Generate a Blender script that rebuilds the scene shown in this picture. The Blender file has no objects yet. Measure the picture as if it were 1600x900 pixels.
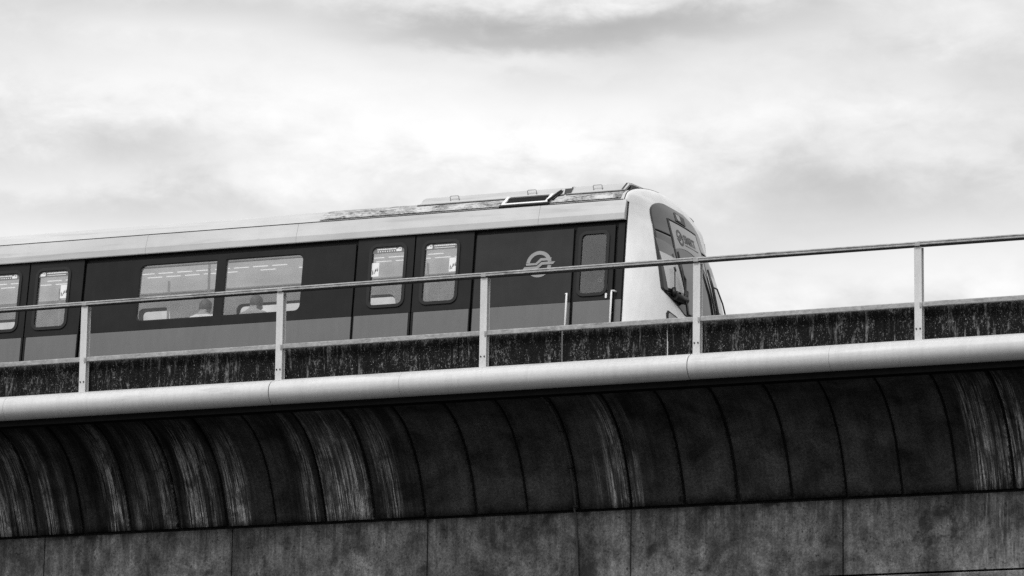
import bpy, bmesh, math, random
from mathutils import Vector, Matrix, geometry, noise
rnd = random.Random(7)
SC = bpy.context.scene
COL = SC.collection

# ------------------------------------------------------------------ camera
CAMLOC = Vector((17.9327, -41.3301, 1.6042))
RIGHT = Vector((0.9214047, 0.3883622, 0.0137207))
UP = Vector((0.0648189, -0.1884069, 0.9799497))
FWD = Vector((-0.3831605, 0.9020408, 0.1987722))
FPX = 6500.0
cam_d = bpy.data.cameras.new('camera'); cam = bpy.data.objects.new('camera', cam_d); COL.objects.link(cam)
cam_d.sensor_width = 36.0; cam_d.lens = FPX / 1600 * 36.0; cam_d.clip_start = 0.5; cam_d.clip_end = 6000
m3 = Matrix((RIGHT, UP, -FWD)).transposed()
cam.matrix_world = Matrix.Translation(CAMLOC) @ m3.to_4x4()
SC.camera = cam

def sky_dir(px, py):            # direction in the world of a point of the sky
    return (RIGHT * ((px - 800) / FPX) - UP * ((py - 450) / FPX) + FWD).normalized()

# ------------------------------------------------------------------ view, sky, sun
SC.view_settings.view_transform = 'Standard'; SC.view_settings.look = 'None'
SC.view_settings.exposure = 0.0; SC.view_settings.gamma = 1.0; SC.view_settings.use_curve_mapping = False
try:
    SC.cycles.use_denoising = False; SC.cycles.max_bounces = 6; SC.cycles.diffuse_bounces = 3; SC.cycles.glossy_bounces = 3; SC.cycles.transparent_max_bounces = 16
    SC.cycles.sample_clamp_indirect = 4.0
except Exception: pass
SUN_AZ = math.radians(188)      # clockwise from north (+Y): behind the camera, a little to its left
SUN_EL = math.radians(54)
sun_d = bpy.data.lights.new('sun', 'SUN'); sun = bpy.data.objects.new('sun', sun_d); COL.objects.link(sun)
sun_d.energy = 2.45; sun_d.angle = math.radians(24); sun_d.color = (1, 1, 1)
to_sun = Vector((math.sin(SUN_AZ) * math.cos(SUN_EL), math.cos(SUN_AZ) * math.cos(SUN_EL), math.sin(SUN_EL)))
sun.rotation_euler = to_sun.to_track_quat('Z', 'Y').to_euler(); sun.location = (0, -20, 60)

world = bpy.data.worlds.new('World'); SC.world = world; world.use_nodes = True
WT = world.node_tree; WT.nodes.clear()
def wn(t, **k):
    n = WT.nodes.new(t)
    for a, b in k.items(): setattr(n, a, b)
    return n
def wl(a, b): WT.links.new(a, b)
def wmath(op, a, b=None, c=None, clamp=False):
    n = wn('ShaderNodeMath', operation=op, use_clamp=clamp)
    for i, v in enumerate((a, b, c)):
        if v is None: continue
        if isinstance(v, (int, float)): n.inputs[i].default_value = v
        else: wl(v, n.inputs[i])
    return n.outputs[0]
w_out = wn('ShaderNodeOutputWorld'); w_bg = wn('ShaderNodeBackground')
w_sky = wn('ShaderNodeTexSky', sky_type='NISHITA', sun_disc=False)
w_sky.sun_elevation = SUN_EL; w_sky.sun_rotation = SUN_AZ
w_bw = wn('ShaderNodeRGBToBW'); wl(w_sky.outputs[0], w_bw.inputs[0])
w_tc = wn('ShaderNodeTexCoord')
def w_noise(scale, loc, stretch, detail=6.0, rough=0.55, dist=0.0):
    mp = wn('ShaderNodeMapping'); mp.inputs['Scale'].default_value = (1, 1, stretch); mp.inputs['Location'].default_value = loc
    wl(w_tc.outputs['Generated'], mp.inputs['Vector'])
    n = wn('ShaderNodeTexNoise'); n.inputs['Scale'].default_value = scale; n.inputs['Detail'].default_value = detail
    n.inputs['Roughness'].default_value = rough; n.inputs['Distortion'].default_value = dist
    wl(mp.outputs[0], n.inputs['Vector']); return n.outputs['Fac']
n_big = w_noise(9.0, (3.1, 0.4, 1.7), 2.6, 5.0, 0.5, 0.3)
n_mid = w_noise(26.0, (0.3, 2.2, 5.1), 2.4, 6.0, 0.55, 0.4)
n_fin = w_noise(75.0, (1.3, 4.2, 0.1), 1.7, 6.0, 0.6, 0.3)
def w_map(v, a0, a1, b0, b1):
    n = wn('ShaderNodeMapRange'); n.interpolation_type = 'SMOOTHSTEP'; wl(v, n.inputs[0])
    for i, x in enumerate((a0, a1, b0, b1)): n.inputs[i + 1].default_value = x
    return n.outputs[0]
def w_dot(vec):
    n = wn('ShaderNodeVectorMath', operation='DOT_PRODUCT'); wl(w_tc.outputs['Generated'], n.inputs[0]); n.inputs[1].default_value = vec
    return n.outputs['Value']
ZUP = Vector((0, 0, 1))
def cloud(px, py, hx, hy, soft=0.9, tilt=0.0, ragged=0.9):
    """a cloud bank at a fixed place in the sky: a soft ragged ellipse round a direction"""
    c = sky_dir(px, py); r = c.cross(ZUP).normalized(); u = r.cross(c).normalized()
    r2 = r * math.cos(tilt) + u * math.sin(tilt); u2 = u * math.cos(tilt) - r * math.sin(tilt)
    a = wmath('DIVIDE', w_dot(r2), hx / FPX); b = wmath('DIVIDE', w_dot(u2), hy / FPX)
    b = wmath('ADD', b, wmath('MULTIPLY', wmath('SUBTRACT', n_mid, 0.5), 2.6 * ragged))
    b = wmath('ADD', b, wmath('MULTIPLY', wmath('SUBTRACT', n_fin, 0.5), 1.5 * ragged))
    q = wmath('SQRT', wmath('ADD', wmath('MULTIPLY', a, a), wmath('MULTIPLY', b, b)))
    side = wmath('GREATER_THAN', w_dot(c), 0.0)
    return wmath('MULTIPLY', w_map(q, 1.0 + soft * .5, 1.0 - soft, 0.0, 1.0), side)
bright = wmath('ADD', w_map(n_big, 0.3, 0.66, 0.76, 0.90), wmath('MULTIPLY', wmath('SUBTRACT', n_mid, 0.5), 0.36))
bright = wmath('ADD', bright, wmath('MULTIPLY', wmath('SUBTRACT', n_fin, 0.5), 0.24))
for args, amt in (((560, 185, 430, 110, 0.9, 0.03, 0.6), 0.13), ((110, 120, 240, 60, .9), 0.12), ((1180, 160, 420, 50, .9, .1), 0.08),
                  ((1290, 450, 330, 50, .9, .05), 0.12), ((860, 215, 300, 60, .9), .12), ((790, 92, 150, 20, .95, -.04, 1.3), .12)):
    bright = wmath('ADD', bright, wmath('MULTIPLY', cloud(*args), amt))
for args, amt in (((890, 46, 330, 52, 0.9, 0.05, 0.9), 0.33), ((1130, 26, 300, 34, 0.9, 0.06, .8), 0.16), ((330, 6, 340, 30, 0.9), 0.16),
                  ((170, 322, 360, 28, 0.9, 0.05), 0.14), ((1420, 300, 320, 70, 0.9, -.02), 0.13), ((240, 225, 280, 34, .9, .1), .08),
                  ((1560, 90, 140, 50, .9), .12), ((640, 40, 220, 34, .9), .12), ((1230, 340, 200, 70, .9), .08), ((60, 250, 200, 40, .9), .08)):
    bright = wmath('MULTIPLY', bright, wmath('SUBTRACT', 1.0, wmath('MULTIPLY', cloud(*args), amt)))
skyv = wmath('ADD', wmath('MULTIPLY', bright, 0.94), wmath('MULTIPLY', w_bw.outputs[0], 0.006))
w_rgb = wn('ShaderNodeCombineColor')
for i in range(3): wl(skyv, w_rgb.inputs[i])
wl(w_rgb.outputs[0], w_bg.inputs['Color']); w_bg.inputs['Strength'].default_value = 1.0
wl(w_bg.outputs[0], w_out.inputs['Surface'])

# ------------------------------------------------------------------ materials
def g3(v): return (v, v, v, 1.0)
class NT:
    def __init__(s, name, rough=0.6, metal=0.0, spec=0.4):
        s.m = bpy.data.materials.new(name); s.m.use_nodes = True; s.t = s.m.node_tree; s.t.nodes.clear()
        s.out = s.n('ShaderNodeOutputMaterial'); s.b = s.n('ShaderNodeBsdfPrincipled'); s.l(s.b.outputs[0], s.out.inputs[0])
        s.b.inputs['Roughness'].default_value = rough; s.b.inputs['Metallic'].default_value = metal
        s.b.inputs['Specular IOR Level'].default_value = spec
        s._tc = None
    def n(s, t, **k):
        q = s.t.nodes.new(t)
        for a, b in k.items(): setattr(q, a, b)
        return q
    def l(s, a, b): s.t.links.new(a, b)
    def coord(s, which='Object'):
        if s._tc is None: s._tc = s.n('ShaderNodeTexCoord')
        return s._tc.outputs[which]
    def noise(s, scale, stretch=(1, 1, 1), detail=5.0, rough=0.6, dist=0.0, which='Object', loc=(0, 0, 0)):
        mp = s.n('ShaderNodeMapping'); mp.inputs['Scale'].default_value = stretch; mp.inputs['Location'].default_value = loc
        s.l(s.coord(which), mp.inputs['Vector'])
        q = s.n('ShaderNodeTexNoise'); q.inputs['Scale'].default_value = scale; q.inputs['Detail'].default_value = detail
        q.inputs['Roughness'].default_value = rough; q.inputs['Distortion'].default_value = dist
        s.l(mp.outputs[0], q.inputs['Vector']); return q.outputs['Fac']
    def map(s, v, a0, a1, b0, b1, smooth=True):
        q = s.n('ShaderNodeMapRange'); q.interpolation_type = 'SMOOTHSTEP' if smooth else 'LINEAR'; s.l(v, q.inputs[0])
        for i, x in enumerate((a0, a1, b0, b1)): q.inputs[i + 1].default_value = x
        return q.outputs[0]
    def math(s, op, a, b=None, clamp=False):
        q = s.n('ShaderNodeMath', operation=op, use_clamp=clamp)
        for i, v in enumerate((a, b)):
            if v is None: continue
            if isinstance(v, (int, float)): q.inputs[i].default_value = v
            else: s.l(v, q.inputs[i])
        return q.outputs[0]
    def mix(s, f, a, b):
        q = s.n('ShaderNodeMix'); q.data_type = 'FLOAT'
        for i, v in ((0, f), (2, a), (3, b)):
            if isinstance(v, (int, float)): q.inputs[i].default_value = v
            else: s.l(v, q.inputs[i])
        return q.outputs[0]
    def attr(s, name):
        q = s.n('ShaderNodeAttribute'); q.attribute_name = name; return q.outputs['Fac']
    def uv(s):
        q = s.n('ShaderNodeUVMap'); return q.outputs[0]
    def base(s, v):
        if isinstance(v, (int, float)): s.b.inputs['Base Color'].default_value = g3(v)
        else:
            c = s.n('ShaderNodeCombineColor')
            for i in range(3): s.l(v, c.inputs[i])
            s.l(c.outputs[0], s.b.inputs['Base Color'])
    def bump(s, h, strength=0.3, dist=0.01):
        q = s.n('ShaderNodeBump'); q.inputs['Strength'].default_value = strength; q.inputs['Distance'].default_value = dist
        s.l(h, q.inputs['Height']); s.l(q.outputs[0], s.b.inputs['Normal'])
    def rough(s, v): s.l(v, s.b.inputs['Roughness'])

M = {}
def simple(name, v, rough=0.6, var=0.12, scale=9.0, spec=0.4, metal=0.0, bump=0.0):
    t = NT(name, rough, metal, spec); f = t.noise(scale, detail=6)
    t.base(t.map(f, 0.25, 0.75, v * (1 - var), v * (1 + var), False))
    if bump: t.bump(t.noise(scale * 8), bump, 0.004)
    M[name] = t.m; return t

# weathered concrete of the coved soffit: UV = (metres along the viaduct, metres down the curve)
t = NT('soffit_concrete', 0.85, spec=0.2)
mpu = t.n('ShaderNodeMapping'); mpu.inputs['Scale'].default_value = (60, 1.1, 1); t.l(t.uv(), mpu.inputs['Vector'])
def uvnoise(sx, sy, detail=5, rough=.6, dist=0.0, lo=(0, 0, 0)):
    mp = t.n('ShaderNodeMapping'); mp.inputs['Scale'].default_value = (sx, sy, 1); mp.inputs['Location'].default_value = lo; t.l(t.uv(), mp.inputs['Vector'])
    q = t.n('ShaderNodeTexNoise'); q.inputs['Scale'].default_value = 1.0; q.inputs['Detail'].default_value = detail
    q.inputs['Roughness'].default_value = rough; q.inputs['Distortion'].default_value = dist; t.l(mp.outputs[0], q.inputs['Vector']); return q.outputs['Fac']
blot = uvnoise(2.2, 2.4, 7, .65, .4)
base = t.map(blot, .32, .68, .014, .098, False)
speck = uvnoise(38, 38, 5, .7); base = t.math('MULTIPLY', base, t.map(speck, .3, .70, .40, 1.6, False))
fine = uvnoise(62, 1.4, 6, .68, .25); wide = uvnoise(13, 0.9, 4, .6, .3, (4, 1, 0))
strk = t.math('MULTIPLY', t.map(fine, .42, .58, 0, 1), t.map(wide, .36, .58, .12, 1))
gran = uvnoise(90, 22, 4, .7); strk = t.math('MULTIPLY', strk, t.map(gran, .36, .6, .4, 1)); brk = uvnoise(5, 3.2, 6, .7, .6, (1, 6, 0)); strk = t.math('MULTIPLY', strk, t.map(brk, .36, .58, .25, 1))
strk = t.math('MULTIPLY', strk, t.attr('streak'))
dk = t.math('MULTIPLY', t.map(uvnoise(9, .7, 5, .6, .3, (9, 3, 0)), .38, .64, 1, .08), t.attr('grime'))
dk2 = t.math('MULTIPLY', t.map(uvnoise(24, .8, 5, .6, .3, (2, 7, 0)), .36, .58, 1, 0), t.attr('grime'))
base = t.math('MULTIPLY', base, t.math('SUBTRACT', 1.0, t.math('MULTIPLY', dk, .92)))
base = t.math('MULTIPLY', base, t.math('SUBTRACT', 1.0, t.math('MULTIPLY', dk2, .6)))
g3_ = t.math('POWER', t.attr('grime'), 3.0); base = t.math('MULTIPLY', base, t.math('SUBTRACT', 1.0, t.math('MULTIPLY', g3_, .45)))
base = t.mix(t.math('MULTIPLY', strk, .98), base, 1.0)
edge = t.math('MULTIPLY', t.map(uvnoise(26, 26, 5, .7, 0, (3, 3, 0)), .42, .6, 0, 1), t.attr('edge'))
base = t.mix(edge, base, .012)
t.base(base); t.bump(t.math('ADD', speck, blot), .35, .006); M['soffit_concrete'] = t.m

# vertical web concrete
t = NT('web_concrete', 0.85, spec=0.2)
b1 = t.noise(1.5, (1, 1, 1.1), 8, .68, .5); b2 = t.noise(5.5, (1.5, 1, .6), 7, .68, .3, loc=(3, 1, 2)); sp = t.noise(46, (1, 1, 1), 5, .7)
base = t.map(b1, .34, .66, .036, .20, False)
base = t.math('MULTIPLY', base, t.map(b2, .32, .68, .5, 1.45, False))
base = t.math('MULTIPLY', base, t.map(sp, .3, .70, .45, 1.55, False))
run = t.noise(1.0, (11, 1, .9), 7, .7, .5, loc=(5, 0, 1)); base = t.math('MULTIPLY', base, t.map(run, .36, .60, .82, 1.08))
spots = t.noise(2.9, (1, 1, .8), 5, .66, .3, loc=(8.3, 0, 4.4)); base = t.mix(t.map(spots, .58, .68, 0, .75), base, .020)
pits = t.noise(19, (1, 1, 1), 3, .6, 0, loc=(1, 1, 7)); base = t.mix(t.map(pits, .64, .69, 0, .75), base, .018)
lstr = t.math('MULTIPLY', t.map(t.noise(1.0, (34, 1, 1.6), 7, .75, .7, loc=(2, 0, 0)), .46, .66, 0, 1), t.attr('streak')); lstr = t.math('MULTIPLY', lstr, t.map(t.noise(7, (1.6, 1, .8), 6, .7), .38, .62, .1, 1))
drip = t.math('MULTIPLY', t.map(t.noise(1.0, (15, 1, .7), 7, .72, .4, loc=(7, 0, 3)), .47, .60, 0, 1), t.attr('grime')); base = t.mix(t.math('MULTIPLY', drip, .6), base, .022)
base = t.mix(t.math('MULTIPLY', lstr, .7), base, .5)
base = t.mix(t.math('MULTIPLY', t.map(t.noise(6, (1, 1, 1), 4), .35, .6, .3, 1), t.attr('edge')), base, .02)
t.base(base); t.bump(t.math('ADD', sp, b2), .35, .006); M['web_concrete'] = t.m

# mould-black parapet slabs with lichen flecks
t = NT('parapet_concrete', 0.9, spec=0.15)
a = t.noise(4.2, (2.6, 1, .55), 7, .72, .4); f = t.noise(25, (1.2, 1, .7), 7, .8, .3); r = t.noise(2.2, (7, 1, .8), 6, .7, .3, loc=(2, 0, 5))
base = t.map(a, .3, .75, .003, .011, False)
f2 = t.noise(62, (1.2, 1, .8), 4, .7, .2, loc=(3, 1, 1))
fl = t.math('MULTIPLY', t.map(f, .51, .60, 0, 1), t.map(a, .49, .60, .03, 1))
base = t.mix(fl, base, .17)
base = t.mix(t.math('MULTIPLY', t.map(r, .54, .66, 0, .9), t.map(f, .40, .58, .1, 1)), base, .20)
base = t.mix(t.math('MULTIPLY', t.map(f2, .60, .66, 0, .9), t.map(a, .40, .55, .25, 1)), base, .42)
sx = t.n('ShaderNodeSeparateXYZ'); t.l(t.coord('Object'), sx.inputs[0]); rag = t.math('ADD', sx.outputs[2], t.math('MULTIPLY', t.noise(1.0, (14, 1, 1.5), 6, .7, .4, loc=(6, 2, 0)), .5))
base = t.mix(t.math('MULTIPLY', t.map(rag, .60, .72, 0, .8), t.map(f, .36, .60, .15, 1)), base, .13)
t.base(base); t.bump(f, .4, .006); M['parapet_concrete'] = t.m

simple('core_concrete', .022, .95, .4, 4, spec=.1)
simple('deck_concrete', .20, .9, .25, 3, spec=.2)
simple('ground_soil', .055, .95, .3, .3, spec=.1)
simple('gap_shade', .006, .9, .2, 12, spec=.05)  # colour of the painted shade under the edge tube
simple('rail_steel', .25, .4, .3, 20, metal=.8)

# painted half round edge tube
t = NT('tube_paint', .42, spec=.4)
n1 = t.noise(2.0, (.25, 6, 6), 6, .6); n2 = t.noise(60, (.6, 1, 1), 5, .7); n3 = t.noise(1.2, (1, 1, 9), 5, .6, .2, loc=(4, 2, 1))
base = t.map(n1, .28, .72, .53, .65, False); base = t.math('MULTIPLY', base, t.map(n2, .3, .7, .91, 1.06, False))
base = t.mix(t.map(n3, .58, .74, 0, .4), base, .30); n4 = t.noise(1.0, (16, 2.2, 2.2), 6, .7, .3, loc=(3, 3, 3)); base = t.math('MULTIPLY', base, t.map(n4, .42, .66, 1.01, .94))
t.base(base); t.bump(n2, .06, .003); M['tube_paint'] = t.m
# galvanised posts
t = NT('post_paint', .5, spec=.4)
n1 = t.noise(5, (1, 1, .4), 6, .6); n2 = t.noise(80, detail=5); base = t.map(n1, .3, .7, .56, .70, False)
base = t.math('MULTIPLY', base, t.map(n2, .3, .7, .86, 1.1, False)); t.base(base); M['post_paint'] = t.m
# grimy hand rails
t = NT('rail_paint', .55, spec=.4)
n1 = t.noise(3, (1.2, 1, 1), 6, .7); n2 = t.noise(40, (.5, 1, 1), 6, .75); n3 = t.noise(9, (.35, 2, 2), 6, .7, loc=(1, 3, 2))
base = t.map(n1, .3, .7, .30, .48, False); base = t.math('MULTIPLY', base, t.map(n2, .3, .7, .55, 1.2, False))
base = t.mix(t.map(n3, .52, .66, 0, .75), base, .10); t.base(base); t.bump(n2, .25, .003); M['rail_paint'] = t.m

# train paint
def paint(name, v, rough, spec, var=.06, dust=.0):
    t = NT(name, rough, spec=spec)
    n1 = t.noise(1.4, (1, 1, 1.5), 6, .6); n2 = t.noise(120, detail=3); n3 = t.noise(5, (3, 1, .5), 5, .6)
    b = t.map(n1, .3, .7, v * (1 - var), v * (1 + var), False); b = t.math('MULTIPLY', b, t.map(n2, .3, .7, .93, 1.07, False))
    b = t.math('MULTIPLY', b, t.map(n3, .3, .7, 1 - var, 1 + var, False))
    if dust: b = t.math('ADD', b, t.map(n1, .4, .8, 0, dust, False))
    t.base(b); t.rough(t.map(n1, .3, .7, rough * .9, rough * 1.15, False)); M[name] = t.m
paint('dark_paint', .010, .45, .20, .14, .004)
paint('panel_paint', .017, .42, .28, .10, .006)
paint('grey_paint', .145, .45, .35, .05)
paint('white_paint', .82, .34, .45, .05)
paint('logo_paint', .30, .5, .3)
t = NT('roof_paint', .48, spec=.35)
n1 = t.noise(1.1, (.5, 2, 2), 6, .6, .2); n2 = t.noise(4, (1, .8, 1), 5, .6); n3 = t.noise(3.0, (.25, 5, 5), 6, .65, .3, loc=(3, 2, 7))
base = t.map(n1, .3, .7, .44, .56, False); base = t.math('MULTIPLY', base, t.map(n2, .3, .7, .95, 1.04, False))
base = t.mix(t.map(n3, .52, .72, 0, .55), base, .33); n5 = t.noise(14, (.5, 2, 2), 7, .75, .5, loc=(7, 1, 2)); base = t.mix(t.map(n5, .60, .72, 0, .5), base, .22); t.base(base); M['roof_paint'] = t.m
t = NT('roof_grime', .8, spec=.2)
n1 = t.noise(4.0, (.8, 1.6, 1.6), 8, .75, .8); n2 = t.noise(40, (.6, 1.1, 1.1), 7, .8, .6)
k = t.math('ADD', t.math('MULTIPLY', n1, .55), t.math('MULTIPLY', n2, .45))
base = t.map(k, .41, .56, .03, .55, False); t.base(base); M['roof_grime'] = t.m
simple('trim_black', .010, .45, .2, 20, spec=.35)
simple('rubber', .014, .6, .2, 30, spec=.3)
simple('dark_print', .06, .5, .1, 20)
simple('grey_metal', .36, .4, .12, 25)
simple('white_metal', .82, .35, .05, 20)
simple('interior_white', .85, .6, .05, 3)
simple('interior_grey', .40, .6, .08, 3)
simple('interior_floor', .40, .7, .2, 8)
simple('seat_plastic', .5, .45, .1, 5)
simple('card_white', .82, .7, .04, 12)
simple('strip_grey', .17, .6, .06, 20)
simple('ink', .02, .7, .1, 30)
simple('skin', .33, .6, .08, 12)
simple('hair', .10, .6, .4, 60)
simple('shirt_white', .80, .8, .06, 12, bump=.2)
simple('shirt_grey', .30, .8, .08, 12, bump=.2)
simple('trousers', .05, .85, .15, 15)
# tinted glazing: mirror coat over a tint one can see through
def glass(name, tint, r0=.05, rough=0.02):
    m = bpy.data.materials.new(name); m.use_nodes = True; nt = m.node_tree; nt.nodes.clear()
    o = nt.nodes.new('ShaderNodeOutputMaterial'); mx = nt.nodes.new('ShaderNodeMixShader'); tr = nt.nodes.new('ShaderNodeBsdfTransparent')
    gl = nt.nodes.new('ShaderNodeBsdfGlossy'); lw = nt.nodes.new('ShaderNodeLayerWeight'); lw.inputs[0].default_value = .5; pw = nt.nodes.new('ShaderNodeMath'); pw.operation = 'POWER'; pw.inputs[1].default_value = 5; nt.links.new(lw.outputs['Facing'], pw.inputs[0]); fr = nt.nodes.new('ShaderNodeMath'); fr.operation = 'MULTIPLY_ADD'; fr.inputs[1].default_value = 1 - r0; fr.inputs[2].default_value = r0; nt.links.new(pw.outputs[0], fr.inputs[0])
    nz = nt.nodes.new('ShaderNodeTexNoise'); nz.inputs['Scale'].default_value = 3.0; mr = nt.nodes.new('ShaderNodeMapRange')
    mr.inputs[1].default_value = .3; mr.inputs[2].default_value = .7; mr.inputs[3].default_value = tint * .94; mr.inputs[4].default_value = tint * 1.05
    cc = nt.nodes.new('ShaderNodeCombineColor'); nt.links.new(nz.outputs[0], mr.inputs[0])
    for i in range(3): nt.links.new(mr.outputs[0], cc.inputs[i])
    nt.links.new(cc.outputs[0], tr.inputs[0]); gl.inputs['Roughness'].default_value = rough
    nt.links.new(fr.outputs[0], mx.inputs[0]); nt.links.new(tr.outputs[0], mx.inputs[1]); nt.links.new(gl.outputs[0], mx.inputs[2]); nt.links.new(mx.outputs[0], o.inputs[0])
    M[name] = m
glass('window_glass', .94, .065)
glass('cab_glass', .8, .11)
t = NT('front_glass', .06, spec=.6); t.base(t.map(t.noise(2), .3, .7, .010, .016, False)); M['front_glass'] = t.m
t = NT('front_mask', .16, spec=.38); t.base(t.map(t.noise(3), .3, .7, .022, .034, False)); M['front_mask'] = t.m
t = NT('pale_grey', .18, spec=.5); t.base(t.map(t.noise(3), .3, .7, .23, .28, False)); M['pale_grey'] = t.m
t = NT('reflection_mid', .18, spec=.5); t.base(t.map(t.noise(3), .3, .7, .085, .105, False)); M['reflection_mid'] = t.m  # windscreen reflection as a flat mid-grey colour
t = NT('reflection_pale', .25, spec=.4); t.base(t.map(t.noise(3), .3, .7, .50, .56, False)); M['reflection_pale'] = t.m  # brighter windscreen reflection as a flat pale colour
def emissive(name, e):
    m = bpy.data.materials.new(name); m.use_nodes = True; b = m.node_tree.nodes['Principled BSDF']
    b.inputs['Base Color'].default_value = g3(.8); b.inputs['Emission Color'].default_value = g3(1); b.inputs['Emission Strength'].default_value = e
    M[name] = m
emissive('tube_light', .62)
emissive('ceiling_glow', .30)  # glow added to the plain ceiling, not a light fitting

# ------------------------------------------------------------------ mesh helpers
class MB:
    def __init__(s): s.v = []; s.f = []; s.mi = []; s.sm = []
    def add(s, vs, fs, mi=0, smooth=False):
        o = len(s.v); s.v += [tuple(p) for p in vs]
        for f in fs: s.f.append([i + o for i in f]); s.mi.append(mi); s.sm.append(smooth)
        return s
    def box(s, x0, x1, y0, y1, z0, z1, fn=None, mi=0):
        vs = [(x, y, z) for x in (x0, x1) for y in (y0, y1) for z in (z0, z1)]
        if fn: vs = [fn(*p) for p in vs]
        return s.add(vs, [(0, 1, 3, 2), (4, 6, 7, 5), (0, 4, 5, 1), (2, 3, 7, 6), (0, 2, 6, 4), (1, 5, 7, 3)], mi)
    def plate(s, outer, holes, d0, d1, fn, mi=0):
        """flat plate with holes: outline in (a, b), from depth d0 (front) to d1 (back), mapped by fn(a, b, d)"""
        loops = [outer] + list(holes)
        tess = geometry.tessellate_polygon([[Vector((a, b, 0)) for a, b in L] for L in loops])
        flat = [p for L in loops for p in L]; n = len(flat)
        vs = [fn(a, b, d0) for a, b in flat] + [fn(a, b, d1) for a, b in flat]
        fs = [tuple(q) for q in tess] + [tuple(i + n for i in reversed(q)) for q in tess]
        k = 0
        for L in loops:
            c = len(L)
            for i in range(c): fs.append((k + i, k + (i + 1) % c, n + k + (i + 1) % c, n + k + i))
            k += c
        return s.add(vs, fs, mi)
    def tube(s, pts, r, seg=8, mi=0, cap=True, smooth=True):
        pts = [Vector(p) for p in pts]; rs = r if isinstance(r, (list, tuple)) else [r] * len(pts)
        rings = []; up = Vector((0, 0, 1))
        for i, p in enumerate(pts):
            d = (pts[min(i + 1, len(pts) - 1)] - pts[max(i - 1, 0)]).normalized()
            a = d.cross(up if abs(d.z) < .95 else Vector((1, 0, 0))).normalized(); b = a.cross(d).normalized()
            rings.append([p + (a * math.cos(2 * math.pi * k / seg) + b * math.sin(2 * math.pi * k / seg)) * rs[i] for k in range(seg)])
        vs = [q for R in rings for q in R]; fs = []
        for i in range(len(pts) - 1):
            for k in range(seg):
                fs.append((i * seg + k, i * seg + (k + 1) % seg, (i + 1) * seg + (k + 1) % seg, (i + 1) * seg + k))
        s.add(vs, fs, mi, smooth)
        if cap:
            s.add(rings[0], [tuple(range(seg - 1, -1, -1))], mi); s.add(rings[-1], [tuple(range(seg))], mi)
        return s
    def grid(s, rows, mi=0, smooth=True, flip=False):
        h = len(rows); w = len(rows[0]); vs = [p for r in rows for p in r]; fs = []
        for i in range(h - 1):
            for j in range(w - 1):
                q = (i * w + j, i * w + j + 1, (i + 1) * w + j + 1, (i + 1) * w + j); fs.append(q[::-1] if flip else q)
        return s.add(vs, fs, mi, smooth)
    def sweep(s, prof, x0, x1, closed=True, mi=0, smooth=False):
        """extrude a (y, z) outline along X"""
        n = len(prof); vs = [(x0, y, z) for y, z in prof] + [(x1, y, z) for y, z in prof]
        fs = [(i, (i + 1) % n, n + (i + 1) % n, n + i) for i in range(n if closed else n - 1)]
        s.add(vs, fs, mi, smooth)
        if closed:
            tess = geometry.tessellate_polygon([[Vector((y, z, 0)) for y, z in prof]])
            s.add(vs, [tuple(q) for q in tess] + [tuple(i + n for i in reversed(q)) for q in tess], mi)
        return s
    def build(s, name, mat, parent=None, bevel=0.0, loc=None, fix=True):
        me = bpy.data.meshes.new(name); me.from_pydata(s.v, [], s.f)
        for m in (mat if isinstance(mat, (list, tuple)) else [mat]): me.materials.append(M[m])
        me.polygons.foreach_set('material_index', s.mi); me.polygons.foreach_set('use_smooth', s.sm)
        if fix:
            bm = bmesh.new(); bm.from_mesh(me); bmesh.ops.remove_doubles(bm, verts=bm.verts, dist=1e-5)
            bmesh.ops.recalc_face_normals(bm, faces=bm.faces); bm.to_mesh(me); bm.free()
        me.update(); o = bpy.data.objects.new(name, me); COL.objects.link(o)
        if parent: o.parent = parent
        if loc: o.location = loc
        if bevel:
            b = o.modifiers.new('bevel', 'BEVEL'); b.width = bevel; b.segments = 2; b.limit_method = 'ANGLE'; b.angle_limit = math.radians(40)
        return o
def share(src, name, parent, loc):
    o = src.copy(); o.name = name; COL.objects.link(o); o.parent = parent; o.location = loc; return o
def thing(name, label, cat, loc=(0, 0, 0)):
    o = bpy.data.objects.new(name, None); COL.objects.link(o); o.location = loc; o.empty_display_size = .2
    o['label'] = label; o['category'] = cat; return o
def tag(o, label, cat): o['label'] = label; o['category'] = cat; return o
def rr(x0, x1, z0, z1, r, n=5):
    """rounded rectangle; r = one radius or (bl, br, tr, tl)"""
    if not isinstance(r, (list, tuple)): r = (r,) * 4
    P = []
    for (cx, cz, a0, q) in ((x0, z0, 180, r[0]), (x1, z0, 270, r[1]), (x1, z1, 0, r[2]), (x0, z1, 90, r[3])):
        ox = cx + q if cx == x0 else cx - q; oz = cz + q if cz == z0 else cz - q
        for k in range(n + 1):
            a = math.radians(a0 + 90 * k / n); P.append((ox + q * math.cos(a), oz + q * math.sin(a)))
    return P
def spline(pts, x):
    xs = [p[0] for p in pts]; ys = [p[1] for p in pts]; n = len(xs)
    d = [(ys[i + 1] - ys[i]) / (xs[i + 1] - xs[i]) for i in range(n - 1)]
    m = [d[0]] + [0 if d[i - 1] * d[i] <= 0 else 2 * d[i - 1] * d[i] / (d[i - 1] + d[i]) for i in range(1, n - 1)] + [d[-1]]
    i = 0
    while i < n - 2 and x > xs[i + 1]: i += 1
    h = xs[i + 1] - xs[i]; t = (x - xs[i]) / h
    return (2*t**3 - 3*t*t + 1) * ys[i] + (t**3 - 2*t*t + t) * h * m[i] + (-2*t**3 + 3*t*t) * ys[i+1] + (t**3 - t*t) * h * m[i+1]

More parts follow.
